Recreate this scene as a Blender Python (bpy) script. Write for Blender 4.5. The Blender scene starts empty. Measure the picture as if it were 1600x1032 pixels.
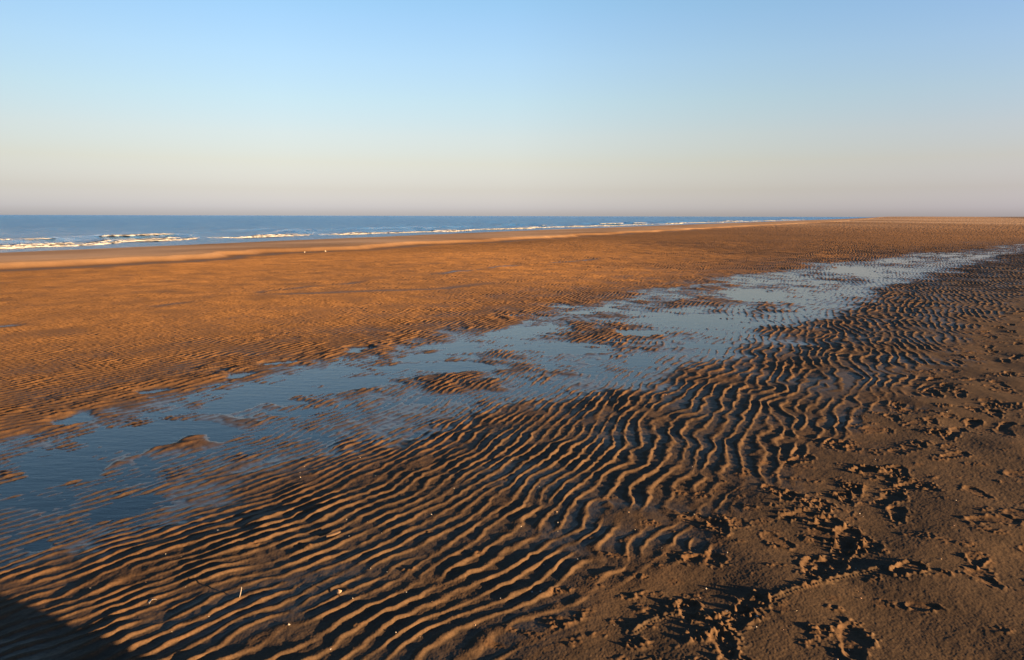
import bpy, bmesh, math, random
import numpy as np
from mathutils import Vector

# ------------------------------------------------------------------ camera, sky, sun, exposure
sc = bpy.context.scene
C = sc.collection
R = math.radians
CAM_H = 1.6
cam_d = bpy.data.cameras.new('camera'); cam = bpy.data.objects.new('camera', cam_d); C.objects.link(cam)
cam_d.sensor_width = 36.0
cam_d.lens = 36.0 * 1111.0 / 1600.0
cam_d.clip_start = 0.05; cam_d.clip_end = 90000
PITCH = math.atan2(516 - 338.0, 1111.0)
cam.location = (0, 0, CAM_H)
cam.rotation_euler = (R(90) - PITCH, R(0.0), 0)
cam.rotation_euler.rotate_axis('Z', R(0.14))
sc.camera = cam

SUN_ELEV = 7.5      # degrees above the horizon
SUN_AZ = 118.0       # clockwise from the view direction (+Y): right and slightly behind
W = bpy.data.worlds.new("World"); sc.world = W; W.use_nodes = True
nt = W.node_tree; nt.nodes.clear()
sky = nt.nodes.new('ShaderNodeTexSky'); sky.sky_type = 'NISHITA'; sky.sun_disc = False
sky.sun_elevation = R(SUN_ELEV); sky.sun_rotation = R(SUN_AZ)
sky.altitude = 0; sky.air_density = 1.0; sky.dust_density = 0.6; sky.ozone_density = 2.2
bg = nt.nodes.new('ShaderNodeBackground'); bg.inputs['Strength'].default_value = 0.053
wo = nt.nodes.new('ShaderNodeOutputWorld')
# pinkish grey belt of haze low on the horizon, clear blue above it; a little darker towards the sides
tcw = nt.nodes.new('ShaderNodeTexCoord'); sep = nt.nodes.new('ShaderNodeSeparateXYZ'); nt.links.new(tcw.outputs['Generated'], sep.inputs[0])
belt = nt.nodes.new('ShaderNodeValToRGB'); nt.links.new(sep.outputs['Z'], belt.inputs[0])
BELT = [(0.0, (.40, .45, .90)), (.0117, (.420, .455, .900)), (.0342, (.425, .392, .600)), (.07, (.530, .415, .458)), (.1056, (.600, .466, .470)),
        (.1495, (.626, .527, .509)), (.201, (.636, .572, .575)), (.2427, (.615, .588, .607)), (.2831, (.578, .602, .617)), (1.0, (.45, .50, .53))]
ce = belt.color_ramp.elements
while len(ce) < len(BELT): ce.new(.5)
for k, (q, c) in enumerate(BELT): ce[k].position = q; ce[k].color = (*c, 1)
side = nt.nodes.new('ShaderNodeValToRGB'); mr = nt.nodes.new('ShaderNodeMapRange'); nt.links.new(sep.outputs['X'], mr.inputs[0])
mr.inputs[1].default_value = -1; mr.inputs[2].default_value = 1; nt.links.new(mr.outputs[0], side.inputs[0])
SIDE = [(.12, .62), (.21, .68), (.35, .88), (.5, 1.0), (.65, .96), (.80, .89), (.9, .8)]
se = side.color_ramp.elements
while len(se) < len(SIDE): se.new(.5)
for k, (q, c) in enumerate(SIDE): se[k].position = q; se[k].color = (c, c, c * (1.08 if q > .7 else 1.0), 1)
def wmul(a, b):
    m = nt.nodes.new('ShaderNodeMix'); m.data_type = 'RGBA'; m.blend_type = 'MULTIPLY'; m.inputs[0].default_value = 1
    nt.links.new(a, m.inputs[6]); nt.links.new(b, m.inputs[7]); return m.outputs[2]
nt.links.new(wmul(wmul(sky.outputs[0], belt.outputs[0]), side.outputs[0]), bg.inputs[0]); nt.links.new(bg.outputs[0], wo.inputs[0])

sd = bpy.data.lights.new('sun', 'SUN'); sun = bpy.data.objects.new('sun', sd); C.objects.link(sun)
sd.energy = 5.0; sd.angle = R(0.6); sd.color = (1.0, 0.56, 0.23)
az, el = R(SUN_AZ), R(SUN_ELEV)
to_sun = Vector((math.sin(az) * math.cos(el), math.cos(az) * math.cos(el), math.sin(el)))
sun.rotation_euler = to_sun.to_track_quat('Z', 'Y').to_euler()

sc.view_settings.view_transform = 'Standard'; sc.view_settings.look = 'None'
sc.view_settings.exposure = 3.4; sc.view_settings.gamma = 1.0
sc.render.engine = 'CYCLES'
sc.cycles.max_bounces = 6

# ------------------------------------------------------------------ numeric helpers
rng = np.random.default_rng(7)
random.seed(7)
f32 = np.float32

def sm(x, a, b):
    t = np.clip((x - a) / (b - a), 0, 1)
    return t * t * (3 - 2 * t)

class Tile:
    """periodic grid sampled bilinearly; cell size in metres"""
    def __init__(s, g, cell, cellv=None):
        s.g = np.ascontiguousarray(g); s.n, s.m = g.shape; s.c = cell; s.cv = cellv or cell
    def __call__(s, x, y, k=1.0):
        u = x * (k / s.c); v = y * (k / s.cv)
        i = np.floor(u); j = np.floor(v)
        fu = (u - i).astype(f32); fv = (v - j).astype(f32)
        i = i.astype(np.int64) % s.n; j = j.astype(np.int64) % s.m
        i1 = (i + 1) % s.n; j1 = (j + 1) % s.m
        g = s.g
        return (g[i, j] * (1 - fu) + g[i1, j] * fu) * (1 - fv) + (g[i, j1] * (1 - fu) + g[i1, j1] * fu) * fv

def spectral(n, fn, seed):
    r = np.random.default_rng(seed)
    F = np.fft.fft2(r.standard_normal((n, n)))
    k = np.fft.fftfreq(n) * n
    K = np.hypot(k[:, None], k[None, :])
    h = np.fft.ifft2(F * fn(K)).real
    return (h / h.std()).astype(f32)

def band(lo, hi, beta):
    def fn(K):
        K = np.maximum(K, 1e-3)
        return K ** (-beta) * (1 / (1 + (lo / K) ** 8)) * np.exp(-(K / hi) ** 4)
    return fn

N1 = Tile(spectral(1024, band(3, 200, 2.2), 11), 1.0 / 64)      # fractal, 16 m tile, features 5 m and down
N2 = Tile(spectral(1024, band(12, 40, 0.6), 12), 1.0 / 64)      # smooth, features about 0.7 m
N3 = Tile(spectral(1024, band(24, 80, 0.5), 13), 1.0 / 64)      # smooth, features about 0.35 m
CR = spectral(1024, band(30, 130, 1.0), 14)                     # crumbs: 4 m tile, features 2-10 cm
CRN = Tile(CR, 1.0 / 256)
CF = Tile(spectral(1024, band(50, 190, .8), 16), 1.0 / 400)       # fine crumbs: 5 cm to 1.3 cm
GR = Tile(spectral(1024, band(40, 320, 0.7), 15), 1.0 / 400)    # grain: 2.5 m tile

def ripple_tile(seed, nu, nv, spl, spv, ang, bw, iters):
    """complex (analytic) ripple pattern with forks and dying crests; unit = one wavelength"""
    r = np.random.default_rng(seed)
    ku = (np.fft.fftfreq(nu) * spl)[:, None]; kv = (np.fft.fftfreq(nv) * spv)[None, :]
    K = np.hypot(ku, kv); th = np.arctan2(kv, np.abs(ku) + 1e-9)
    flt = np.exp(-((K - 1) / bw) ** 2 / 2) * np.exp(-(th / R(ang)) ** 2 / 2)
    h = r.standard_normal((nu, nv))
    for _ in range(iters):
        h = np.fft.ifft2(np.fft.fft2(h) * flt).real
        h = np.tanh(2.2 * h / h.std())
    F = np.fft.fft2(h) * flt * (ku > 0) * 2
    z = np.fft.ifft2(F)
    z /= np.sqrt((np.abs(z) ** 2).mean())
    return Tile(z.astype(np.complex64), 1.0 / spl, 1.0 / spv)

RA = ripple_tile(3, 1536, 1024, 12, 5, 14, 0.15, 3)
RB = ripple_tile(5, 1536, 1024, 12, 6, 21, 0.19, 3)

def profile(ph):
    """ripple cross-section, crest at 0: long gentle back to the left, short steep face to the right, flat trough"""
    x = ph / (2 * np.pi)
    l = 0.5 * (1 + np.cos(np.pi * np.clip(x / 0.47, -1, 0)))
    l = l ** 1.25
    r = 0.5 * (1 + np.cos(np.pi * np.clip(x / 0.21, 0, 1)))
    return np.where(x < 0, l, r)

# ------------------------------------------------------------------ the lie of the beach, in metres
# s runs along the shore, t across it towards the sea
A0 = R(29)
def st(x, y):
    return x * math.sin(A0) + y * math.cos(A0), -x * math.cos(A0) + y * math.sin(A0)
S_UP = [-6, 2.5, 3.15, 3.9, 4.8, 6.5, 8.1, 10.6, 13.6, 20.4, 31.6, 53, 120, 400]
T_UP = [5.2, 5.2, 5.4, 5.6, 5.5, 5.4, 5.1, 5.1, 4.9, 3.8, 0.8, -6.1, -27, -60]
S_LO = [-6, 1.7, 2.45, 3.3, 4.3, 5.3, 6.5, 8.8, 13.4, 23.7, 45.6, 120, 400]
T_LO = [4.1, 4.1, 4.15, 4.1, 3.95, 3.45, 2.75, 2.3, 1.7, 0.1, -5.0, -29, -64]
S_RP = [-6, 2.06, 3.2, 4.1, 5.3, 7.6, 11.5, 21, 50, 400]
T_RP = [1.10, 1.10, 0.98, 0.76, 0.34, -0.15, -0.85, -2.9, -12, -80]
def t_shore(s):
    return np.interp(s, [0, 20, 90, 250, 600], [42, 43, 49, 53, 56])
SEA_Z = -0.25
# damp rills draining along the flat beyond the pool, and the damp foot of the bar
def rill(s, t, edge):
    c = np.interp(s, [3, 5.24, 6.9, 8.5, 10.5, 12.7, 15.1, 19, 23, 40], [11.2, 11.2, 11.25, 11.4, 11.65, 11.5, 11.3, 11.2, 10.2, 7.5])
    g = np.clip(.55 + .9 * N2(s, t * .2 + 2, .30), 0, 1) * sm(s, 2, 4) * (1 - sm(s, 22, 30))
    a = g * np.exp(-((t - c - .10 * N3(s, t, .3)) / .16) ** 2)
    c2 = np.interp(s, [10, 10.7, 11.7, 12.8, 16], [11.2, 10.6, 9.9, 8.9, 8.4])
    a = np.maximum(a, .8 * sm(s, 9.5, 10.5) * (1 - sm(s, 13, 16)) * np.exp(-((t - c2) / .22) ** 2))
    b_ = .5 * np.clip(.5 + .6 * N1(s + 4, t * .2, .25), 0, 1) * np.exp(-((t - edge + 1.25) / .35) ** 2)
    return a, b_
# small smooth puddles and open reaches of the pool: x, y, half-width, half-depth, floor height
PUD = [(-3.5, 5.535, .233, .30), (-3.25, 6.4, .238, .17), (-2.78, 7.0, .22, .25), (-2.53, 7.65, .28, .18),
       (-1.9, 8.47, .218, .26), (-.67, 8.58, .354, .5), (-1.03, 7.99, .367, .38), (1.13, 11.84, .3, .4), (1.72, 12.24, .22, .35),
       (.18, 10.07, .41, .47), (-.18, 9.63, .26, .32), (-2.32, 3.27, .079, .081), (1.43, 7.78, .18, .5),
       (4.96, 14.63, .79, 1.8), (10.37, 21.75, 1.16, 2.7), (-2.15, 3.71, .21, .25), (-2.2, 6.24, .75, .5), (-2.6, 5.1, .75, .5),
       (-2.9, 4.3, .37, .4), (-1.5, 6.73, .6, .42), (-.69, 7.46, .6, .45), (.63, 8.56, .86, .5), (2.8, 11.0, 1.1, 1.0),
       (-1.24, 7.47, .3, .2), (1.78, 9.76, .45, .4), (2.4, 8.76, .35, .35)]
# prints: x, y, kind (p shoe print, b broken-up clods, s small scuff, r thrown-up lump)
PRINTS = [(.89, 2.605, 'b'), (1.005, 2.721, 'b'), (1.353, 2.984, 'p'), (1.575, 3.153, 'p'), (2.034, 3.558, 'p'), (1.863, 3.815, 'b'),
 (2.003, 3.956, 'b'), (1.511, 3.522, 'p'), (2.185, 4.214, 'p'), (2.338, 3.954, 'p'), (1.539, 3.772, 'p'), (1.261, 2.422, 'p'),
 (1.291, 2.648, 's'), (.543, 2.519, 's'), (.486, 2.409, 'b'), (.883, 3.057, 'p'), (.561, 2.748, 's'), (1.053, 3.388, 'p'),
 (1.114, 3.432, 's'), (1.259, 3.2, 's'), (2.247, 4.701, 'p'), (3.116, 5.057, 'b'), (3.119, 4.906, 'p'), (3.81, 5.657, 'b'),
 (3.235, 5.761, 'p'), (3.234, 5.3, 'p'), (3.979, 5.754, 'p'), (4.86, 6.938, 'b'), (5.728, 7.902, 'p'), (3.976, 6.135, 'p'),
 (2.917, 4.501, 'p'), (2.985, 5.388, 'p'), (.251, 2.563, 's'), (.189, 2.774, 's'), (.699, 2.456, 'b'), (.776, 2.561, 'b'),
 (.789, 2.436, 'b'), (2.021, 3.297, 's'), (2.304, 4.213, 'b'), (2.856, 4.765, 'b'), (1.646, 3.684, 'b'), (1.611, 3.444, 'p'),
 (2.11, 3.769, 'p'), (5.152, 7.909, 'b'), (5.793, 8.493, 'p'), (6.846, 9.682, 'b'), (2.411, 4.768, 's'), (3.208, 6.076, 's'),
 (4.431, 6.668, 'p'), (4.539, 6.291, 's'), (1.076, 2.626, 's'), (1.156, 2.454, 'b'), (1.712, 2.954, 'r'), (2.498, 5.256, 's'),
 (.562, 2.904, 's'), (3.634, 5.757, 's'), (.677, 2.674, 'b')]
SPOTS = [(-.229, 2.963), (-.165, 3.112), (-.458, 2.965), (.276, 4.928), (1.439, 5.231), (2.373, 5.307), (-1.308, 5.516),
 (-1.146, 5.607), (-.038, 4.07), (.953, 3.867), (.538, 3.779), (.392, 3.272), (-.707, 2.804), (-.416, 3.346), (-.977, 3.179),
 (-1.581, 3.979), (-2.218, 3.583), (-.593, 2.524), (-.477, 2.728), (3.275, 7.933), (1.073, 5.781), (1.699, 4.774), (-1.264, 3.214)]
TRACKS = [[(1.02, 2.69), (1.22, 2.795), (1.43, 2.9), (1.66, 2.98)], [(.449, 2.478), (.538, 2.562), (.62, 2.61), (.69, 2.63)]]

# detail grid holding prints, clods and tracks: x -4..12, y 1.4..15.4, 4 mm
GC = 0.004; GX0, GY0 = -4.0, 1.4; GNX, GNY = 4000, 3500
DET = np.zeros((GNX, GNY), f32); DIS = np.zeros((GNX, GNY), f32)     # height, disturbance
def window(x, y, rad):
    i0 = max(0, int((x - rad - GX0) / GC)); i1 = min(GNX, int((x + rad - GX0) / GC))
    j0 = max(0, int((y - rad - GY0) / GC)); j1 = min(GNY, int((y + rad - GY0) / GC))
    if i1 <= i0 or j1 <= j0: return None
    X, Y = np.meshgrid(GX0 + GC * np.arange(i0, i1) - x, GY0 + GC * np.arange(j0, j1) - y, indexing='ij')
    return i0, i1, j0, j1, X, Y
def crumbs(X, Y, k=1.0, thr=0.4):
    c = CF(X, Y, .62 * k)
    return np.clip(c - .5 - thr, 0, 1.1)
def stamp_print(x, y, ang, L=0.27, Wd=0.10, depth=0.022, rim=0.012, crumb=0.012):
    w = window(x, y, L * 0.95)
    if w is None: return
    i0, i1, j0, j1, X, Y = w
    a = X * math.cos(ang) + Y * math.sin(ang); b = -X * math.sin(ang) + Y * math.cos(ang)
    b = b + 0.06 * a * a / L
    n = N3((X + x) * 2.0, (Y + y) * 2.0) * 0.10
    half = Wd * 0.5 * (0.86 + 0.20 * np.cos((a / L - 0.22) * 2 * np.pi))
    d = np.hypot(np.maximum(np.abs(a) - (L * 0.5 - Wd * .45), 0) / (Wd * 0.5), b / half) + n
    inside = 1 - sm(d, 0.62, 1.08)
    heel = 0.65 + 0.5 * sm(-a / L, 0.0, 0.3) + 0.35 * sm(a / L, 0.15, 0.4)
    cr = crumbs(X + x, Y + y, 1.0, 0.1)
    r = np.exp(-((d - 1.18) / 0.20) ** 2)
    rm = np.clip(0.35 + 0.45 * CRN((X + x), (Y + y), 0.6) + .18 * CF(X + x, Y + y, .8), 0, 1.3)
    DET[i0:i1, j0:j1] += (-.36 * depth * inside * heel + .5 * rim * r * rm + .75 * crumb * cr * (0.9 * np.exp(-((d - 1.35) / 0.5) ** 2) + 0.25 * inside) ).astype(f32)
    DIS[i0:i1, j0:j1] = np.maximum(DIS[i0:i1, j0:j1], np.exp(-(np.maximum(d - 0.9, 0) / 0.5) ** 2))
def stamp_clods(x, y, rad, h):
    w = window(x, y, rad * 1.6)
    if w is None: return
    i0, i1, j0, j1, X, Y = w
    ang = random.uniform(-.6, .6)
    a = X * math.cos(ang) + Y * math.sin(ang); b = -X * math.sin(ang) + Y * math.cos(ang)
    d = np.hypot(a, b * 1.7) / rad + 0.22 * N3((X + x) * 2, (Y + y) * 2)
    m = 1 - sm(d, 0.3, 1.0)
    c = CF(X + x, Y + y, 0.9) * 0.55 + CF(X + x + .9, Y + y, 0.5) * .6 + .4 * CRN(X + x, Y + y, .7)
    DET[i0:i1, j0:j1] += (h * m * np.clip(c, -0.25, 1.4) * 0.33 + h * 0.1 * m).astype(f32)
    DIS[i0:i1, j0:j1] = np.maximum(DIS[i0:i1, j0:j1], m)
def stamp_track(pts, wdt, h):
    w = window(np.mean([p[0] for p in pts]), np.mean([p[1] for p in pts]), 0.6)
    i0, i1, j0, j1, X, Y = w
    X = X + np.mean([p[0] for p in pts]); Y = Y + np.mean([p[1] for p in pts])
    best = np.full(X.shape, 9.0); al = np.zeros(X.shape); acc = 0
    for (x0, y0), (x1, y1) in zip(pts[:-1], pts[1:]):
        L = math.hypot(x1 - x0, y1 - y0); ux, uy = (x1 - x0) / L, (y1 - y0) / L
        a = np.clip((X - x0) * ux + (Y - y0) * uy, 0, L)
        d = np.hypot(X - x0 - a * ux, Y - y0 - a * uy)
        k = d < best; best[k] = d[k]; al[k] = (a + acc)[k]; acc += L
    teeth = 0.55 + 0.45 * np.sin(al * 2 * np.pi / 0.017)
    core = np.exp(-(best / (wdt * .55)) ** 2) * (0.8 + 0.35 * CRN(X, Y, 1.2))
    side = np.exp(-((best - wdt) / (wdt * 0.35)) ** 2) * teeth
    DET[i0:i1, j0:j1] += (h * (core + 0.5 * side)).astype(f32)

for x, y, k in PRINTS:
    dd = math.hypot(x, y)
    if k == 'p':
        stamp_print(x, y, random.choice([0.15, 0.9, 1.1, 1.3]) + random.uniform(-.3, .3), L=random.uniform(.15, .25), Wd=random.uniform(.085, .11),
                    depth=random.uniform(.015, .028), rim=random.uniform(.008, .016), crumb=random.uniform(.007, .013))
    elif k == 'b':
        stamp_clods(x, y, random.uniform(.09, .16), random.uniform(.016, .024))
        if random.random() < .5: stamp_print(x + random.uniform(-.04, .04), y - .04, random.uniform(.6, 1.5), L=.16, Wd=.09, depth=.022, rim=.010, crumb=.012)
    elif k == 's':
        stamp_clods(x, y, random.uniform(.05, .09), random.uniform(.010, .016))
    else:
        stamp_print(x + .05, y, .4, L=.17, Wd=.09, depth=.012, rim=.03, crumb=.01)
for x, y in SPOTS:
    stamp_clods(x, y, random.uniform(.04, .075), random.uniform(.007, .012))
# trails of prints running on up the beach on the dry bank
for tr in range(3):
    off = [0.0, -0.75, .42][tr]
    s = 3.0 + tr * .3
    while s < 22:
        s += random.uniform(.28, .46)
        t = float(np.interp(s, S_RP, T_RP)) - 0.75 + off + random.gauss(0, .16)
        x = s * math.sin(A0) - t * math.cos(A0); y = s * math.cos(A0) + t * math.sin(A0)
        if s < 6.2 and tr != 1 and random.random() < .6: continue
        if random.random() < (.65 if tr != 1 else .3):
            stamp_print(x, y, R(61) + random.uniform(-.45, .45), L=random.uniform(.19, .27), Wd=random.uniform(.08, .11), depth=random.uniform(.018, .034) * (.6 if tr == 1 else 1),
                        rim=random.uniform(.010, .018) * (.6 if tr == 1 else 1), crumb=random.uniform(.006, .012) * (.5 if tr == 1 else 1))
        else:
            stamp_clods(x, y, random.uniform(.05, .15), random.uniform(.008, .018) * (.6 if tr == 1 else 1))
for tr in TRACKS: stamp_track(tr, .017, .009)
# faint old prints all over the bank
for _ in range(170):
    s = random.uniform(1.2, 13); t = float(np.interp(s, S_RP, T_RP)) - random.uniform(.0, 2.6)
    x = s * math.sin(A0) - t * math.cos(A0); y = s * math.cos(A0) + t * math.sin(A0)
    stamp_print(x, y, random.uniform(0, 3.14), L=random.uniform(.10, .28), Wd=random.uniform(.06, .12), depth=random.uniform(.006, .016), rim=random.uniform(.006, .012), crumb=random.uniform(.003, .009))
# lots of little scuffs and crumbs
for _ in range(700):
    s = random.uniform(1.0, 14); t = float(np.interp(s, S_RP, T_RP)) - abs(random.gauss(0, .9)) + .15
    x = s * math.sin(A0) - t * math.cos(A0); y = s * math.cos(A0) + t * math.sin(A0)
    stamp_clods(x, y, random.uniform(.03, .085), random.uniform(.004, .011))
DETT = Tile(DET, GC); DIST = Tile(DIS, GC)
def det(T, x, y):
    ok = (x > GX0 + .01) & (x < GX0 + GNX * GC - .02) & (y > GY0 + .01) & (y < GY0 + GNY * GC - .02)
    v = np.zeros(x.shape, f32)
    v[ok] = T(x[ok] - GX0, y[ok] - GY0)
    return v

CU_C = [-60, -10, -5, -2.9, -1.55, -.7, 0.5, 3, 20, 80]
CU_L = [.10, .10, .083, .068, .080, .100, .098, .088, .090, .10]
_c = np.linspace(-400, 400, 160001); _u = np.cumsum(1.0 / np.interp(_c, CU_C, CU_L)) * (_c[1] - _c[0])

def height(x, y, parts=False):
    x = x.astype(np.float64); y = y.astype(np.float64)
    s, t = st(x, y); r = np.hypot(x, y)
    wob = 0.20 * N2(x, y, .5) + .10 * N3(x + 3, y, 1.0) + .35 * N1(x, y, .6) * sm(r, 6, 25)
    tu = np.interp(s, S_UP, T_UP) + wob; tl = np.interp(s, S_LO, T_LO) + wob * .7
    trp = np.interp(s, S_RP, T_RP) + .09 * N2(x + 5, y, .8) + .08 * N3(x, y, .6)
    far = sm(r, 14, 60)
    # long section across the beach
    bank = 0.036 * sm(tl - t, 0, 2.1) ** 1.4 + 0.004 * np.clip(tl - t, 0, 60)
    field = 0.026 * sm(t - tu, -.2, .8) + 0.0012 * np.clip(t - tu, 0, 14) + .04 * sm(t - tu, 3, 16)
    edge = 22.9 + .35 * N1(s, t * .3, .5) + .12 * N2(s, t * .2, .35) + 2.0 * (sm(s, 40, 400) * -1)
    rise = 0.14 * sm(t, edge - .7, edge + .25) ** 1.2
    fall = -(.25 + .25 + .085) * np.clip(t - edge - 1.5, 0, 60) / (t_shore(s) - edge - 1.5)
    inp = sm(t, tl - .1, tl + .35) * (1 - sm(t, tu - .4, tu + .15))
    z = bank + field + rise + fall
    # pool floor relative to the water at z = 0
    v = np.clip((t - tl) / np.maximum(tu - tl, .3), 0, 1)
    pn = N1(x, y, 1.3) * .0042 + N2(x, y, .9) * .0030
    floor = (0.0034 - .0024 * np.sin(np.pi * v)) * (1 - far) + .0030 * sm(s, 4.0, 6.5) * (1 - sm(s, 13, 20)) + .0012 * sm(s, 13, 20) + .0010 * far + .0020 * N3(x + 1, y, .9) + .0014 * N3(x, y + 4, 1.9)
    z = z + inp * (floor + pn)
    amp = (.0116 + .0006 * sm(t, tl, tl + 1) + .0018 * sm(t - tu, 0, 1.5))
    amp = amp * (1 - sm(trp - t, -.18, .16))  * (1 - sm(t, edge - 2.5, edge - 1.2))
    pud = np.zeros(x.shape)
    near = (r < 34) & (np.abs(t) < 12)
    xn, yn = x[near], y[near]; pn_ = np.zeros(xn.shape)
    for k, (px, py, a, b) in enumerate(PUD):
        vx, vy = px / math.hypot(px, py), py / math.hypot(px, py)
        dl = (xn - px) * vy - (yn - py) * vx; dv = (xn - px) * vx + (yn - py) * vy
        q = np.hypot(dl / (a * .85), dv / (b * .8)) + .18 * N3(xn, yn, .8)
        pn_ = np.maximum(pn_, 1 - sm(q, .55, 1.05))
    pud[near] = pn_
    z = z * (1 - pud) + pud * (-.0085 + .0015 * N1(x, y, 2.))
    amp = amp * (1 - .72 * pud)
    amp = amp * (1 + .22 * N2(x + 3, y - 3, .6)) 
    # ripples: phase field along direction 25 degrees right of the view
    ca = R(25)
    c = x * math.cos(ca) - y * math.sin(ca); l = x * math.sin(ca) + y * math.cos(ca)
    q = .5 * x + .85 * y
    c = c + .27 * .45 * np.logaddexp(0, (2.9 - q) / .45)      # crests swing round close to the camera
    sin_ = (.32 + .36 * sm(c, -2.2, -.2)) * (1 - .35 * sm(r, 6, 14))
    cw = c + .045 * sin_ * N2(l * 1.0, c * 1.1, .5) + .026 * sin_ * N3(l, c * 1.4, .7) + .35 * N1(x, y, .12) + (.0028 + .002 * sin_) * CRN(x + 1, y, .55)
    u = np.interp(cw, _c, _u)
    lam = np.interp(cw, CU_C, CU_L)
    cb = np.clip(sm(c, -1.6, .3) * .45 + .9 * sm(t - tu, 0, 2.5) + .25 * N2(x - 9, y, .4) - .1 + .5 * inp, 0, .93)
    zz = RA(u, l / .105 * .75) * (1 - cb) + RB(u, l / .105 * .75) * cb
    zz = zz / np.sqrt(cb ** 2 + (1 - cb) ** 2)
    A = np.abs(zz); env = np.clip(A * 1.25, 0, 1) ** .8 * (.75 + .25 * np.clip(A, 0, 1.6))
    env = env * np.clip(.82 + .20 * N3(x - 2, y + 1, 1.1) + .12 * CRN(x, y, .5), .15, 1.3)
    ff = sm(t - tu, 0, 3); env = env * (1 - ff) + np.clip(env, .64, .86) * ff
    rp = profile(np.angle(zz)) * env
    # lesser ripples running across the troughs
    z2 = RA(np.interp(c * .4 + l * 1.2, _c, _u) + 40.3, (c * 1.2 - l * .4) / .1)
    sec = np.real(z2) * .06
    rip = amp * (lam / .13) ** .5 * (rp + sec - .42)
    amp_far = amp
    z = z + rip * (1 + 1.5 * sm(r, 16, 45) + 2.6 * sm(r, 40, 150))
    # loose surface
    dis = det(DIST, x, y); dh = det(DETT, x, y)
    z = z * 1.0 + dh - dis * rip * .3
    flat = sm(trp - t, -.1, .4)
    z = z + flat * (.0040 * N1(x, y, 1.5) + .0050 * N2(x + 7, y, .8)) * (1 - far) + (.00008 + .00020 * np.clip(.5 + .8 * N1(x + 2, y, 1.1), 0, 1.5)) * flat * np.clip(CF(x, y, 1.0) + .1, -1, 3) * (1 - sm(r, 8, 16))
    near_ = sm(r, 1.3, 2.0) * (1 - sm(np.abs(np.arctan2(x, y)), R(44), R(60)))
    z = z + near_ * (.0006 - .0003 * flat) * CRN(x, y, .8) * (1 - sm(r, 8, 16)) + .0003 * GR(x, y) * (1 - sm(r, 4, 8)) * near_
    z = z + np.where(t > tu, 1, 0) * .003 * N1(x, y, .5) * (1 - sm(t, edge - 1, edge + 1)) + .004 * far * N1(x, y, .25)
    ra, rb = rill(s, t, edge); z = z - ra * (.010 + rip * .75) - rb * rip * .6
    # dunes and bars far along the shore
    z = z + 1.9 * sm(s, 260, 900) * (1 - sm(t, 15, 60)) + .14 * sm(s, 60, 200) * (1 - sm(t, 0, 25))
    z = np.maximum(z, -2.0 - .0 * s)
    z = np.where(t > 60, np.minimum(z, -.6 - .02 * (t - 60)).clip(-6, None), z)
    if not parts: return z
    return z, t, tu, tl, trp, edge, inp, dis, flat, rp

# ------------------------------------------------------------------ material helpers
def mat(name):
    m = bpy.data.materials.new(name); m.use_nodes = True; m.node_tree.nodes.clear(); return m
class NB:
    def __init__(s, m): s.t = m.node_tree
    def n(s, typ, **kw):
        nd = s.t.nodes.new(typ)
        for k, v in kw.items():
            if k.startswith('i_'):
                nd.inputs[k[2:].replace('_', ' ')].default_value = v
            else: setattr(nd, k, v)
        return nd
    def l(s, a, b): s.t.links.new(a, b)
    def math(s, op, a, b=0.0):
        nd = s.n('ShaderNodeMath', operation=op)
        for i, q in enumerate((a, b)):
            if hasattr(q, 'links') or hasattr(q, 'is_linked'): s.l(q, nd.inputs[i])
            else: nd.inputs[i].default_value = q
        return nd.outputs[0]
    def ramp(s, fac, stops):
        nd = s.n('ShaderNodeValToRGB'); s.l(fac, nd.inputs[0]); e = nd.color_ramp.elements
        while len(e) < len(stops): e.new(0.5)
        for k, (p, c) in enumerate(stops): e[k].position = p; e[k].color = (*c, 1)
        return nd.outputs[0]
    def mix(s, f, a, b):
        nd = s.n('ShaderNodeMix', data_type='RGBA')
        for i, q in ((0, f), (6, a), (7, b)):
            if hasattr(q, 'is_linked'): s.l(q, nd.inputs[i])
            else: nd.inputs[i].default_value = q if i == 0 else (*q, 1)
        return nd.outputs[2]
def attr(b, name):
    a = b.n('ShaderNodeAttribute'); a.attribute_name = name; return a.outputs['Fac']

# sand
m_sand = mat('sand'); b = NB(m_sand)
tc = b.n('ShaderNodeTexCoord')
geo = b.n('ShaderNodeNewGeometry')
n1 = b.n('ShaderNodeTexNoise', i_Scale=1.3, i_Detail=5.0, i_Roughness=.6); b.l(tc.outputs['Object'], n1.inputs[0])
n2 = b.n('ShaderNodeTexNoise', i_Scale=90.0, i_Detail=4.0, i_Roughness=.7); b.l(tc.outputs['Object'], n2.inputs[0])
n3 = b.n('ShaderNodeTexNoise', i_Scale=420.0, i_Detail=2.0, i_Roughness=.8); b.l(tc.outputs['Object'], n3.inputs[0])
sun_tint = attr(b, 'sun_tint'); wet = attr(b, 'wet'); pale = attr(b, 'pale'); loose = attr(b, 'loose')
base = b.mix(n1.outputs[0], (.044, .0270, .0155), (.056, .0345, .0200))
base = b.mix(sun_tint, base, (.102, .0590, .0265))  # flat beyond the pool: brighter orange painted in for sunlit ripple faces
base = b.mix(loose, base, (.0295, .0245, .0195))
base = b.mix(pale, base, (.235, .180, .130))
base = b.mix(b.math('MULTIPLY', wet, .9), base, (.0155, .0138, .0115))
grain = b.ramp(n2.outputs[0], [(.30, (.62, .62, .62)), (.5, (1, 1, 1)), (.72, (1.32, 1.30, 1.26))])
fine = b.ramp(n3.outputs[0], [(.25, (.55, .55, .55)), (.5, (1, 1, 1)), (.75, (1.4, 1.36, 1.3))])
mm = b.n('ShaderNodeMix', data_type='RGBA', blend_type='MULTIPLY'); mm.inputs[0].default_value = .8
b.l(base, mm.inputs[6]); b.l(grain, mm.inputs[7])
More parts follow.
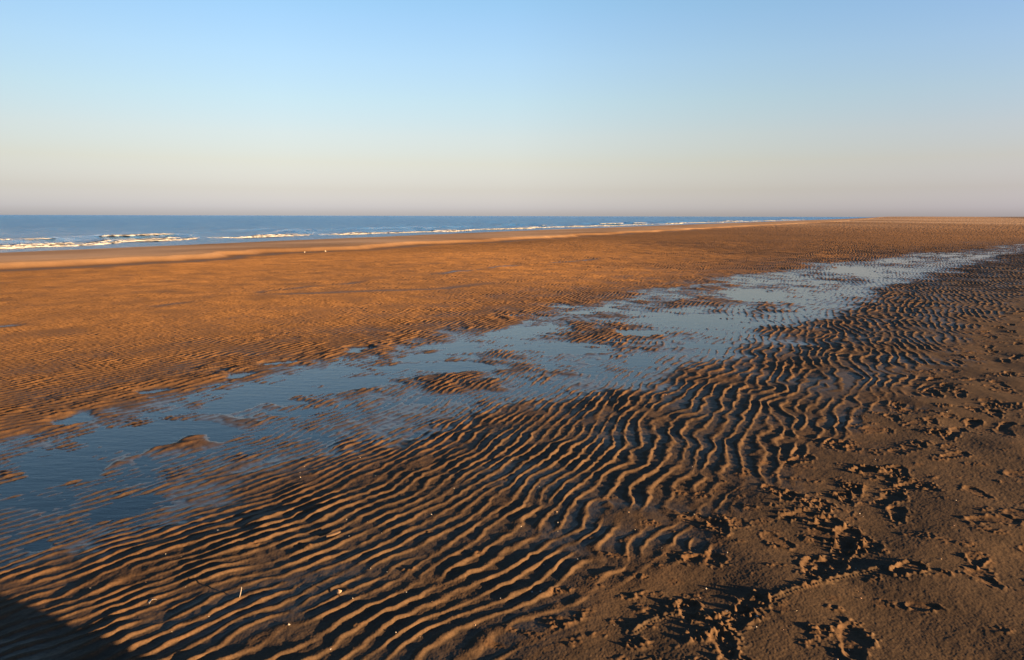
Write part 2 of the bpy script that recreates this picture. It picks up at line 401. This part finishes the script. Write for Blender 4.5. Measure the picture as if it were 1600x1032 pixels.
mm2 = b.n('ShaderNodeMix', data_type='RGBA', blend_type='MULTIPLY'); mm2.inputs[0].default_value = .6
b.l(mm.outputs[2], mm2.inputs[6]); b.l(fine, mm2.inputs[7])
n4 = b.n('ShaderNodeTexNoise', i_Scale=7.0, i_Detail=6.0, i_Roughness=.65); b.l(tc.outputs['Object'], n4.inputs[0])
mott = b.ramp(n4.outputs[0], [(.33, (.70, .72, .75)), (.5, (1, 1, 1)), (.68, (1.28, 1.24, 1.18))])
mm3 = b.n('ShaderNodeMix', data_type='RGBA', blend_type='MULTIPLY'); b.l(b.math('ADD', b.math('MULTIPLY', loose, .65), .25), mm3.inputs[0])
b.l(mm2.outputs[2], mm3.inputs[6]); b.l(mott, mm3.inputs[7])
ps = b.n('ShaderNodeBsdfPrincipled')
b.l(mm3.outputs[2], ps.inputs['Base Color'])
rg = b.ramp(wet, [(0, (.92,) * 3), (.7, (.6,) * 3), (1, (.28,) * 3)]); b.l(rg, ps.inputs['Roughness'])
sp = b.ramp(wet, [(0, (.06,) * 3), (.7, (.14,) * 3), (1, (.5,) * 3)]); b.l(sp, ps.inputs['Specular IOR Level'])
bp = b.n('ShaderNodeBump', i_Strength=.5, i_Distance=.0008); b.l(n2.outputs[0], bp.inputs['Height'])
bp2 = b.n('ShaderNodeBump', i_Strength=.4, i_Distance=.0006); b.l(n3.outputs[0], bp2.inputs['Height']); b.l(bp.outputs[0], bp2.inputs['Normal'])
b.l(bp2.outputs[0], ps.inputs['Normal'])
o = b.n('ShaderNodeOutputMaterial'); b.l(ps.outputs[0], o.inputs[0])

# shallow pool water: reflects by Fresnel, lets the sand show through
m_pool = mat('pool_water'); b = NB(m_pool)
tc = b.n('ShaderNodeTexCoord')
mp = b.n('ShaderNodeMapping'); mp.inputs['Rotation'].default_value = (0, 0, R(-28)); mp.inputs['Scale'].default_value = (1.0, 3.2, 1)
b.l(tc.outputs['Object'], mp.inputs[0])
w1 = b.n('ShaderNodeTexNoise', i_Scale=4.0, i_Detail=5.0, i_Roughness=.62); b.l(mp.outputs[0], w1.inputs[0])
bp = b.n('ShaderNodeBump', i_Strength=.5, i_Distance=.006); b.l(w1.outputs[0], bp.inputs['Height'])
fr = b.n('ShaderNodeFresnel', i_IOR=1.42); b.l(bp.outputs[0], fr.inputs['Normal'])
gl = b.n('ShaderNodeBsdfGlossy'); gl.inputs['Roughness'].default_value = .03; b.l(bp.outputs[0], gl.inputs['Normal'])
tr = b.n('ShaderNodeBsdfTransparent'); tr.inputs[0].default_value = (.26, .33, .39, 1)
mx = b.n('ShaderNodeMixShader'); b.l(fr.outputs[0], mx.inputs[0]); b.l(tr.outputs[0], mx.inputs[1]); b.l(gl.outputs[0], mx.inputs[2])
o = b.n('ShaderNodeOutputMaterial'); b.l(mx.outputs[0], o.inputs[0])

# sea
m_sea = mat('sea_water'); b = NB(m_sea)
tc = b.n('ShaderNodeTexCoord')
mp = b.n('ShaderNodeMapping'); mp.inputs['Rotation'].default_value = (0, 0, R(-61 + 90)); mp.inputs['Scale'].default_value = (1.0, 1.0, 1)
b.l(tc.outputs['Object'], mp.inputs[0])
mp2 = b.n('ShaderNodeMapping'); mp2.inputs['Scale'].default_value = (3.0, .8, 1); b.l(mp.outputs[0], mp2.inputs[0])
w1 = b.n('ShaderNodeTexNoise', i_Scale=.35, i_Detail=8.0, i_Roughness=.68); b.l(mp2.outputs[0], w1.inputs[0])
bp = b.n('ShaderNodeBump', i_Strength=1.0, i_Distance=2.6); b.l(w1.outputs[0], bp.inputs['Height'])
ps = b.n('ShaderNodeBsdfPrincipled'); ps.inputs['Base Color'].default_value = (.010, .075, .270, 1)
ps.inputs['Roughness'].default_value = .28; ps.inputs['IOR'].default_value = 1.333
b.l(bp.outputs[0], ps.inputs['Normal'])
o = b.n('ShaderNodeOutputMaterial'); b.l(ps.outputs[0], o.inputs[0])

def simple(name, col, rough=.6, noise=0.0, scale=60.0, spec=.4, col2=None):
    m = mat(name); b = NB(m); ps = b.n('ShaderNodeBsdfPrincipled')
    tc = b.n('ShaderNodeTexCoord'); nz = b.n('ShaderNodeTexNoise', i_Scale=scale, i_Detail=4.0); b.l(tc.outputs['Object'], nz.inputs[0])
    c2 = col2 or tuple(q * (1 - noise) for q in col)
    b.l(b.mix(nz.outputs[0], c2, col), ps.inputs['Base Color'])
    ps.inputs['Roughness'].default_value = rough; ps.inputs['Specular IOR Level'].default_value = spec
    bp = b.n('ShaderNodeBump', i_Strength=.3, i_Distance=.002); b.l(nz.outputs[0], bp.inputs['Height']); b.l(bp.outputs[0], ps.inputs['Normal'])
    o = b.n('ShaderNodeOutputMaterial'); b.l(ps.outputs[0], o.inputs[0]); return m
m_foam = simple('sea_foam', (.15, .175, .225), .8, .12, 2.0, .2)

# ------------------------------------------------------------------ mesh from arrays
def grid_mesh(name, X, Y, Z, m, wrap=False, attrs=None, smooth=True):
    """quads over a (rows, cols) grid of points"""
    nr, ncol = X.shape
    co = np.empty((nr * ncol, 3), f32); co[:, 0] = X.ravel(); co[:, 1] = Y.ravel(); co[:, 2] = Z.ravel()
    idx = np.arange(nr * ncol, dtype=np.int32).reshape(nr, ncol)
    if wrap: idx2 = np.concatenate([idx, idx[:, :1]], 1)
    else: idx2 = idx
    q = np.stack([idx2[:-1, :-1], idx2[:-1, 1:], idx2[1:, 1:], idx2[1:, :-1]], -1).reshape(-1, 4)
    # keep normals up
    a, b_, c = co[q[0, 0]], co[q[0, 1]], co[q[0, 3]]
    if np.cross(b_ - a, c - a)[2] < 0: q = q[:, ::-1]
    me = bpy.data.meshes.new(name); me.vertices.add(len(co)); me.vertices.foreach_set('co', co.ravel())
    me.loops.add(q.size); me.loops.foreach_set('vertex_index', np.ascontiguousarray(q).ravel())
    me.polygons.add(len(q)); me.polygons.foreach_set('loop_start', np.arange(0, q.size, 4, dtype=np.int32))
    try: me.polygons.foreach_set('loop_total', np.full(len(q), 4, dtype=np.int32))
    except Exception: pass
    me.update(calc_edges=True)
    for k, v in (attrs or {}).items():
        at = me.attributes.new(k, 'FLOAT', 'POINT'); at.data.foreach_set('value', v.astype(f32).ravel())
    if smooth: me.polygons.foreach_set('use_smooth', np.ones(len(q), dtype=bool))
    me.materials.append(m)
    o = bpy.data.objects.new(name, me); C.objects.link(o)
    return o

# the beach: one sheet from underfoot to beyond the horizon, finest close by
rad = [0.0]; r = .25
while r < 9000:
    rad.append(r)
    if r < 1.8: r += .12
    elif r < 25: r += min(max(.0042, .60 * r * r / 1138.0), .024)
    elif r < 300: r += .024 * (r / 25) ** 2.0
    else: r += 3.5 * (r / 300) ** 2.2
rad = np.array(rad + [9000.0])
ang = [0.0]
a_, step = 0.0, R(.043)
while a_ < R(180):
    if a_ > R(44): step = min(step * 1.05, R(.45 if a_ < R(80) else 2.0))
    a_ += step; ang.append(a_)
ang = np.array(ang[:-1]); ang = np.concatenate([-ang[:0:-1], ang])
print('beach grid', len(rad), len(ang))
RR, AA = np.meshgrid(rad, ang, indexing='ij')
X = RR * np.sin(AA); Y = RR * np.cos(AA)
Z, t, tu, tl, trp, edge, inp, dis, flat, rpv = height(X, Y, True)
s_, _ = st(X, Y)
wetv = 1 - sm(Z, .000, .022)
trough = (1 - sm(rpv, .06, .34)) * (1 - flat) * (1 - dis) * np.clip(.62 + .3 * N2(X, Y, .6), 0, 1)
wetv = np.maximum(wetv, trough * .75 * (1 - .75 * sm(t - tu, .3, 5)))
wetv = np.where(t > edge - 1, 0, wetv)
ra_, rb_ = rill(st(X, Y)[0], t, edge); wetv = np.maximum(wetv, np.maximum(ra_ * .95, rb_))
wetv = np.clip(wetv + .35 * (1 - sm(np.abs(Z - .0), 0, .006)), 0, 1)
shore_wet = sm(t - t_shore(s_), -3.0, -.5)
palev = sm(t, edge - 1.0, edge + .8) * (.55 + .15 * N1(X, Y, .3)) * (1 - .1 * shore_wet)
palev = np.maximum(palev, .70 * sm(s_, 70, 230) * sm(t, -150, -10) * np.clip(.8 + .35 * N1(X * .3, Y * .05, .3), 0, 1))
sand = grid_mesh('sand', X, Y, Z, m_sand, wrap=True,
                 attrs={'wet': np.clip(wetv + shore_wet * .1, 0, 1), 'pale': np.clip(palev, 0, 1), 'sun_tint': sm(t - tu, -.5, 3.0) * (.75 + .12 * N1(X, Y, .3)), 'loose': np.clip(flat * .85 + .65 * sm(tl - t, .3, 2.0) * (1 - flat) - dis * .3, 0, 1)})
sand['kind'] = 'structure'
del RR, AA, X, Y, Z, t, tu, tl, trp, edge, inp, dis, flat, wetv, palev, s_

# pool water: a thin sheet along the pool, under the ripple crests
ss = np.concatenate([np.linspace(-8, 60, 90), np.linspace(64, 160, 20)])
vv = np.linspace(-1.6, 6.2, 20)
S, V = np.meshgrid(ss, vv, indexing='ij')
T = np.interp(S, S_LO, T_LO) + V * np.where(V > 0, 1, 1) 
PX = S * math.sin(A0) - T * math.cos(A0); PY = S * math.cos(A0) + T * math.sin(A0)
pool = grid_mesh('pool_water', PX, PY, np.zeros_like(PX), m_pool); pool['kind'] = 'structure'

# sea: waves rolling in, finest near the shore
tt = [37.0]; 
while tt[-1] < 26000: tt.append(tt[-1] + max(.12, .12 * ((tt[-1] - 32) / 12) ** 1.5))
tt = np.array(tt)
s1 = [ -30.0]
while s1[-1] < 26000: s1.append(s1[-1] + max(.35, .35 * (abs(s1[-1]) / 60) ** 1.4))
s1 = np.array(s1); s0 = -np.array([26000., 9000, 3000, 1200, 500, 250, 150, 100, 70, 50, 40, 34]); s1 = np.concatenate([s0, s1])
print('sea grid', len(tt), len(s1))
T, S = np.meshgrid(tt, s1, indexing='ij')
fade = 1 - sm(T, 150, 600)
jig = 1.2 * N1(S, T * .2, .10) + .5 * N2(S, T * .2, .10)
def crestwave(pos, wid_f, wid_b, h, gate):
    d = T - (pos - 47.5 + t_shore(S) + jig)
    return h * gate * np.where(d < 0, np.exp(-(d / wid_f) ** 2), np.exp(-(d / wid_b) ** 2))
def gate(a, fr): return np.clip(.5 + .9 * N1(S + a * 7.7, 0 * T + a * 3.1, fr), 0, 1.2)
Wv = .05 * np.sin((T + jig * 1.3) * 2 * np.pi / 6.5 + 1.5 * N1(S, T, .1)) * fade + .035 * N1(S * .5, T * 1.4, .6) * fade
Wv += .07 * N1(S * .3, T, .22) * sm(T, 60, 90) * fade
G1 = .5 * gate(1, .16); G2 = gate(2, .12); G3 = gate(5, .10)
b1 = crestwave(50.3, .5, 1.6, .20, G1); b2 = crestwave(55.5, .9, 2.4, .30, G2); b3 = crestwave(63.5, 1.4, 3.2, .30, G3)
depth_f = sm(T - t_shore(S), -.3, 4.5)
ZS = SEA_Z + Wv * depth_f + b1 + b2 + b3
PX = S * math.sin(A0) - T * math.cos(A0); PY = S * math.cos(A0) + T * math.sin(A0)
sea = grid_mesh('sea_water', PX, PY, ZS, m_sea); sea['kind'] = 'structure'

# foam along the breakers: lumpy ribbons with real height
bm_v = []
def foam_ribbon(name, pos, width, h, gthr, gfun, top):
    s2 = np.arange(8, 460, .22); q = np.linspace(-1, 1, 13)
    Sx, Q = np.meshgrid(s2, q, indexing='ij')
    jg = 1.2 * N1(Sx, 0 * Sx + pos * .2, .10) + .5 * N2(Sx, 0 * Sx + pos * .2, .10)
    g = np.clip(gfun(Sx) - gthr, 0, .35) / .35
    wd = width * (.35 + .65 * g) * (1 + .35 * N2(Sx, 0 * Sx + pos, .8))
    Tx = pos - 47.5 + t_shore(Sx) + jg + Q * wd + .25 * N3(Sx, Q * 2, .5)
    hh = (1 - Q ** 2) * h * g * (.8 + .25 * np.clip(N2(Sx, Tx, 1.4), -1, 2)) - .02 * (1 - g) - .01
    base = SEA_Z + top * np.clip(gfun(Sx), 0, 1.2) * np.exp(-((Q * wd) / 1.2) ** 2)
    Zx = np.where(g > 0.02, base + hh, SEA_Z - .5)
    PX = Sx * math.sin(A0) - Tx * math.cos(A0); PY = Sx * math.cos(A0) + Tx * math.sin(A0)
    return PX, PY, Zx
def gf(a, fr): return lambda Sx: .5 + .9 * N1(Sx + a * 7.7, 0 * Sx + a * 3.1, fr)
ribbons = [foam_ribbon('f', 49.3, .42, .09, -1.6, gf(9, .3), .03), foam_ribbon('f', 50.4, .26, .045, .15, gf(1, .16), .10),
           foam_ribbon('f', 51.6, .40, .07, .75, gf(4, .2), .05), foam_ribbon('f', 54.9, .35, .06, 1.1, gf(2, .12), .25)]
co = []; fa = []; base_i = 0
for PX, PY, Zx in ribbons:
    nr, ncol = PX.shape
    co.append(np.stack([PX.ravel(), PY.ravel(), Zx.ravel()], 1))
    idx = np.arange(nr * ncol).reshape(nr, ncol) + base_i
    q = np.stack([idx[:-1, :-1], idx[1:, :-1], idx[1:, 1:], idx[:-1, 1:]], -1).reshape(-1, 4)
    zz = Zx.ravel()
    keep = (zz[q - base_i] > SEA_Z - .4).all(1)
    fa.append(q[keep]); base_i += nr * ncol
me = bpy.data.meshes.new('sea_foam'); me.from_pydata(np.concatenate(co).tolist(), [], np.concatenate(fa).tolist()); me.materials.append(m_foam)
me.polygons.foreach_set('use_smooth', np.ones(len(me.polygons), dtype=bool))
foam = bpy.data.objects.new('sea_foam', me); C.objects.link(foam); foam['kind'] = 'stuff'
foam['label'] = 'white foam of the small waves breaking along the shore'; foam['category'] = 'foam'

# ------------------------------------------------------------------ small things lying on the sand
def zat(x, y): return float(height(np.array([x]), np.array([y]))[0])
m_white = simple('shell_white', (.17, .17, .17), .45, .25, 300)
m_cream = simple('shell_cream', (.13, .10, .075), .5, .3, 200)
m_pink = simple('shell_pink', (.12, .08, .07), .45, .3, 250)
m_drift = simple('driftwood', (.035, .022, .013), .8, .35, 140)

def tag(o, label, cat, group=None):
    o['label'] = label; o['category'] = cat
    if group: o['group'] = group
    return o
def shell_bm(w, l, h, ribs=14, seg=22, rings=9, cut=1.0, thick=.0007):
    """one cockle valve: domed fan with ribs, a beak, a wavy lip and real thickness"""
    bm = bmesh.new(); outer = []; inner = []
    for lay, dst in ((0, outer), (1, inner)):
        for i in range(rings + 1):
            r_ = i / rings; row = []
            for j in range(seg + 1):
                a = (j / seg - .5) * math.pi * 1.15 * cut
                rb = 1 + .035 * math.cos(a * ribs * 2) * r_
                x = math.sin(a) * w / 2 * r_ * rb; y = (math.cos(a) * r_ * rb - .45) * l * .62
                z = h * (1 - r_ ** 2.2) * (1 - .25 * math.cos(a)) + .03 * h * math.cos(a * ribs * 2) * r_
                z += h * .25 * math.exp(-(r_ / .2) ** 2)
                row.append(bm.verts.new((x, y, z - lay * thick * 1.2)))
            dst.append(row)
    for g, fl in ((outer, 0), (inner, 1)):
        for i in range(rings):
            for j in range(seg):
                f = [g[i][j], g[i + 1][j], g[i + 1][j + 1], g[i][j + 1]]
                if i == 0: f = [g[0][0] if False else g[0][j], g[1][j], g[1][j + 1], g[0][j + 1]]
                try: bm.faces.new(f if fl else f[::-1])
                except ValueError: pass
    for j in range(seg):
        bm.faces.new([outer[-1][j], inner[-1][j], inner[-1][j + 1], outer[-1][j + 1]])
    for i in range(rings):
        for j in (0, seg): bm.faces.new([outer[i][j], outer[i + 1][j], inner[i + 1][j], inner[i][j]])
    bmesh.ops.remove_doubles(bm, verts=bm.verts, dist=1e-6)
    bmesh.ops.recalc_face_normals(bm, faces=bm.faces)
    for f in bm.faces: f.smooth = True
    return bm
def put(name, bm, m, loc, rot):
    me = bpy.data.meshes.new(name); bm.to_mesh(me); bm.free(); me.materials.append(m)
    o = bpy.data.objects.new(name, me); C.objects.link(o); o.location = loc; o.rotation_euler = rot; return o
def bar_bm(l, w, h, n=12, bend=.1, seed=1):
    """a worn splinter: tapering, bent, uneven"""
    rr = random.Random(seed); bm = bmesh.new(); rings_ = []
    for i in range(n + 1):
        t_ = i / n; x = (t_ - .5) * l; k = .55 + .45 * math.sin(math.pi * min(max(t_, .06), .94)) ** .5
        ring = []
        for j in range(8):
            a = j / 8 * 2 * math.pi
            ring.append(bm.verts.new((x, bend * l * (t_ - .5) ** 2 * 2 + math.cos(a) * w / 2 * k * rr.uniform(.85, 1.15), math.sin(a) * h / 2 * k * rr.uniform(.85, 1.15))))
        rings_.append(ring)
    for i in range(n):
        for j in range(8): bm.faces.new([rings_[i][j], rings_[i + 1][j], rings_[i + 1][(j + 1) % 8], rings_[i][(j + 1) % 8]])
    bm.faces.new(rings_[0]); bm.faces.new(rings_[-1][::-1]); bmesh.ops.recalc_face_normals(bm, faces=bm.faces)
    for f in bm.faces: f.smooth = True
    return bm

x, y = -1.12, 2.731
o = put('razor_shell', bar_bm(.045, .010, .004, bend=.12, seed=4), m_white, (x, y, zat(x, y) + .020), (R(10), R(-76), R(20)))
tag(o, 'slim pale shell standing upright out of the rippled sand beside the dark shadow', 'shell')
x, y = -.723, 2.758
o = put('clam_shell', shell_bm(.028, .025, .009), m_cream, (x, y, zat(x, y) + .004), (R(-35), R(8), R(150)))
tag(o, 'cream rounded clam shell lying on a scuffed ripple crest in the foreground', 'shell')
x, y = -.878, 3.299
o = put('driftwood_chip', bar_bm(.075, .020, .011, bend=.05, seed=9), m_drift, (x, y, zat(x, y) + .009), (R(12), R(-4), R(35)))
tag(o, 'flat tan chip of driftwood lying along a ripple crest', 'driftwood')
x, y = -1.49, 2.728
o = put('mussel_shell', shell_bm(.034, .026, .007), m_white, (x, y, zat(x, y) + .002), (R(6), R(-5), R(60)))
tag(o, 'flat bluish white shell in a dark trough just right of the shadow', 'shell')

# chips of broken shell strewn over the ripples
src = []
for k in range(5):
    bm = shell_bm(.012, .011, .003, ribs=6, seg=10, rings=4, cut=[.5, .8, 1, .35, .6][k], thick=.0006)
    me = bpy.data.meshes.new('shell_fragment'); bm.to_mesh(me); bm.free(); me.materials.append([m_white, m_cream, m_white, m_pink, m_white][k]); src.append(me)
rs = random.Random(21)
pts = []
while len(pts) < 150:
    a = rs.uniform(-35, 35); d = rs.uniform(2.45, 7.5) if rs.random() < .75 else rs.uniform(2.45, 4.0)
    x, y = d * math.sin(R(a)), d * math.cos(R(a))
    s_, t_ = st(x, y)
    if t_ > 3.3 or t_ < -3.5: continue
    pts.append((x, y, rs.uniform(.45, 1.15)))
zz_ = height(np.array([q[0] for q in pts]), np.array([q[1] for q in pts]))
for (x, y, k), z in zip(pts, zz_):
    o = bpy.data.objects.new('shell_fragment', src[rs.randrange(5)]); C.objects.link(o)
    o.location = (x, y, float(z) + .0012 * k); o.rotation_euler = (rs.uniform(-.5, .5), rs.uniform(-.5, .5), rs.uniform(0, 6.28)); o.scale = (k, k, k)
    tag(o, 'tiny pale chip of broken shell on the damp rippled sand', 'shell fragment', 'chips of broken shell strewn over the sand')

# ------------------------------------------------------------------ the person whose legs throw the shadow in the near left corner
m_jacket = simple('jacket_cloth', (.010, .013, .020), .85, .3, 90)
m_trouser = simple('trouser_cloth', (.014, .013, .012), .9, .3, 120)
m_skin = simple('skin', (.11, .062, .042), .55, .12, 40)
m_hair = simple('hair', (.012, .007, .004), .7, .4, 200)
m_shoe = simple('boot_leather', (.008, .006, .005), .6, .3, 80)
PX_, PY_ = 1.58, .59
pz = zat(PX_, PY_)
FACE = R(90 + 62)         # looks out to sea, along its own shadow
def P(f, r_, z): return Vector((f, -r_, z))      # forward, right, up
def skin_mesh(name, chains, m, parent, sub=2):
    """chains: list of lists of (point, radius); chains sharing a point join there"""
    vs, es, rad_, ind = [], [], [], {}
    for ch in chains:
        prev = None
        for p_, r_ in ch:
            key = tuple(round(q, 4) for q in p_)
            if key not in ind: ind[key] = len(vs); vs.append(p_); rad_.append(r_)
            if prev is not None and prev != ind[key]: es.append((prev, ind[key]))
            prev = ind[key]
    me = bpy.data.meshes.new(name); me.from_pydata([tuple(v) for v in vs], es, []); o = bpy.data.objects.new(name, me); C.objects.link(o)
    md = o.modifiers.new('skin', 'SKIN'); md.use_smooth_shade = True
    sk = me.skin_vertices[0].data if me.skin_vertices else None
    if sk is None:
        bm = bmesh.new(); bm.from_mesh(me); bm.verts.layers.skin.verify(); bm.to_mesh(me); bm.free(); sk = me.skin_vertices[0].data
    for i, r_ in enumerate(rad_):
        sk[i].radius = r_ if isinstance(r_, tuple) else (r_, r_); sk[i].use_root = (i == 0)
    sb = o.modifiers.new('sub', 'SUBSURF'); sb.levels = sub; sb.render_levels = sub
    me.materials.append(m)
    dg = bpy.context.evaluated_depsgraph_get(); me2 = bpy.data.meshes.new_from_object(o.evaluated_get(dg)); me2.name = name
    o.modifiers.clear(); o.data = me2; me2.materials.clear(); me2.materials.append(m)
    for p_ in me2.polygons: p_.use_smooth = True
    o.parent = parent
    return o
person = bpy.data.objects.new('person', None); C.objects.link(person); person.location = (PX_, PY_, pz - .005); person.rotation_euler = (0, 0, FACE)
tag(person, 'person in a long dark coat casting the shadow over the near ripples', 'person')
HD = []
for sgn in (1, -1):
    pass
body = [[(P(0, 0, .93), (.15, .11)), (P(.01, 0, 1.10), (.135, .10)), (P(.02, 0, 1.28), (.16, .115)), (P(.0, 0, 1.42), (.13, .09)), (P(0, 0, 1.50), .055),
         (P(.01, 0, 1.56), .055), (P(.02, 0, 1.63), (.088, .100)), (P(.015, 0, 1.70), (.092, .108)), (P(.01, 0, 1.76), (.060, .070))]]
for sgn in (1, -1):
    body.append([(P(0, 0, .93), (.15, .11)), (P(0, .10 * sgn, .86), .095), (P(.01, .14 * sgn, .50), .062), (P(-.02, .105 * sgn, .10), .042), (P(-.02, .105 * sgn, .05), .04)])
    body.append([(P(.0, 0, 1.42), (.13, .09)), (P(-.01, .17 * sgn, 1.42), .055), (P(-.02, .23 * sgn, 1.14), .042), (P(.05, .24 * sgn, .90), .030), (P(.07, .235 * sgn, .84), (.024, .036)), (P(.085, .232 * sgn, .78), (.018, .036))])
bd = skin_mesh('body', body, m_skin, person)
jk = [[(P(0, 0, .40), (.25, .20)), (P(0, 0, .62), (.235, .185)), (P(0, 0, .86), (.205, .155)), (P(.01, 0, 1.0), (.19, .145)), (P(.02, 0, 1.25), (.195, .145)), (P(.0, 0, 1.42), (.16, .11)), (P(0, 0, 1.50), .075)]]
for sgn in (1, -1):
    jk.append([(P(.0, 0, 1.42), (.16, .11)), (P(-.01, .18 * sgn, 1.42), .075), (P(-.02, .235 * sgn, 1.14), .062), (P(.05, .245 * sgn, .90), .048)])
skin_mesh('coat', jk, m_jacket, person)
for sgn in (1, -1):
    tz = [(P(0, .07 * sgn, .90), .115), (P(.005, .12 * sgn, .72), .10), (P(.01, .100 * sgn, .50), .083), (P(-.01, .104 * sgn, .28), .075), (P(-.02, .106 * sgn, .09), .066)]
    skin_mesh('trouser_leg', [tz], m_trouser, person)
    sh = [(P(-.09, .106 * sgn, .045), (.040, .045)), (P(-.02, .106 * sgn, .055), (.044, .052)), (P(.08, .110 * sgn, .04), (.046, .036)), (P(.16, .116 * sgn, .032), (.042, .026))]
    skin_mesh('boot', [sh], m_shoe, person)
    hx = P(.085, .232 * sgn, .78)
    for k, (dx, ln) in enumerate([(-.028, .062), (-.009, .072), (.010, .068), (.028, .055)]):
        a0 = hx + P(dx, 0, .01); a1 = a0 + P(.006, 0, -ln * .5); a2 = a0 + P(.0, -.012 * sgn, -ln)
        skin_mesh('finger', [[(a0, .010), (a1, .009), (a2, .0075)]], m_skin, person, 1)
    a0 = P(.10, .225 * sgn, .835); skin_mesh('thumb', [[(a0, .012), (a0 + P(.022, -.006 * sgn, -.03), .010), (a0 + P(.026, -.012 * sgn, -.055), .0085)]], m_skin, person, 1)
hr = [[(P(-.045, 0, 1.58), (.080, .07)), (P(-.040, 0, 1.68), (.100, .098)), (P(-.010, 0, 1.775), (.085, .090))]]
skin_mesh('hair', hr, m_hair, person)
skin_mesh('nose', [[(P(.098, 0, 1.69), .008), (P(.118, 0, 1.655), .012), (P(.102, 0, 1.645), .010)]], m_skin, person, 1)
for sgn in (1, -1):
    skin_mesh('ear', [[(P(.01, .078 * sgn, 1.685), (.012, .008)), (P(.008, .083 * sgn, 1.66), (.018, .008)), (P(.012, .078 * sgn, 1.635), (.010, .007))]], m_skin, person, 1)
    skin_mesh('eye', [[(P(.088, .030 * sgn, 1.682), .009), (P(.093, .030 * sgn, 1.682), .009)]], m_hair, person, 1)
skin_mesh('mouth', [[(P(.098, -.022, 1.615), .005), (P(.104, 0, 1.614), .007), (P(.098, .022, 1.615), .005)]], m_skin, person, 1)

# two pale shells far off at the foot of the bar
for k, (x, y, lab, sz) in enumerate([(-7.92, 30.36, 'white shell far off, the larger of two at the foot of the sand bar', .08),
                                 (-8.60, 29.60, 'small white shell far off, the lesser of two at the foot of the sand bar', .055)]):
    o = put('scallop_shell', shell_bm(sz, sz * .9, sz * .3, thick=.003), m_white, (x, y, zat(x, y) + .02), (R(-50), 0, R(10 + 40 * k)))
    tag(o, lab, 'shell')
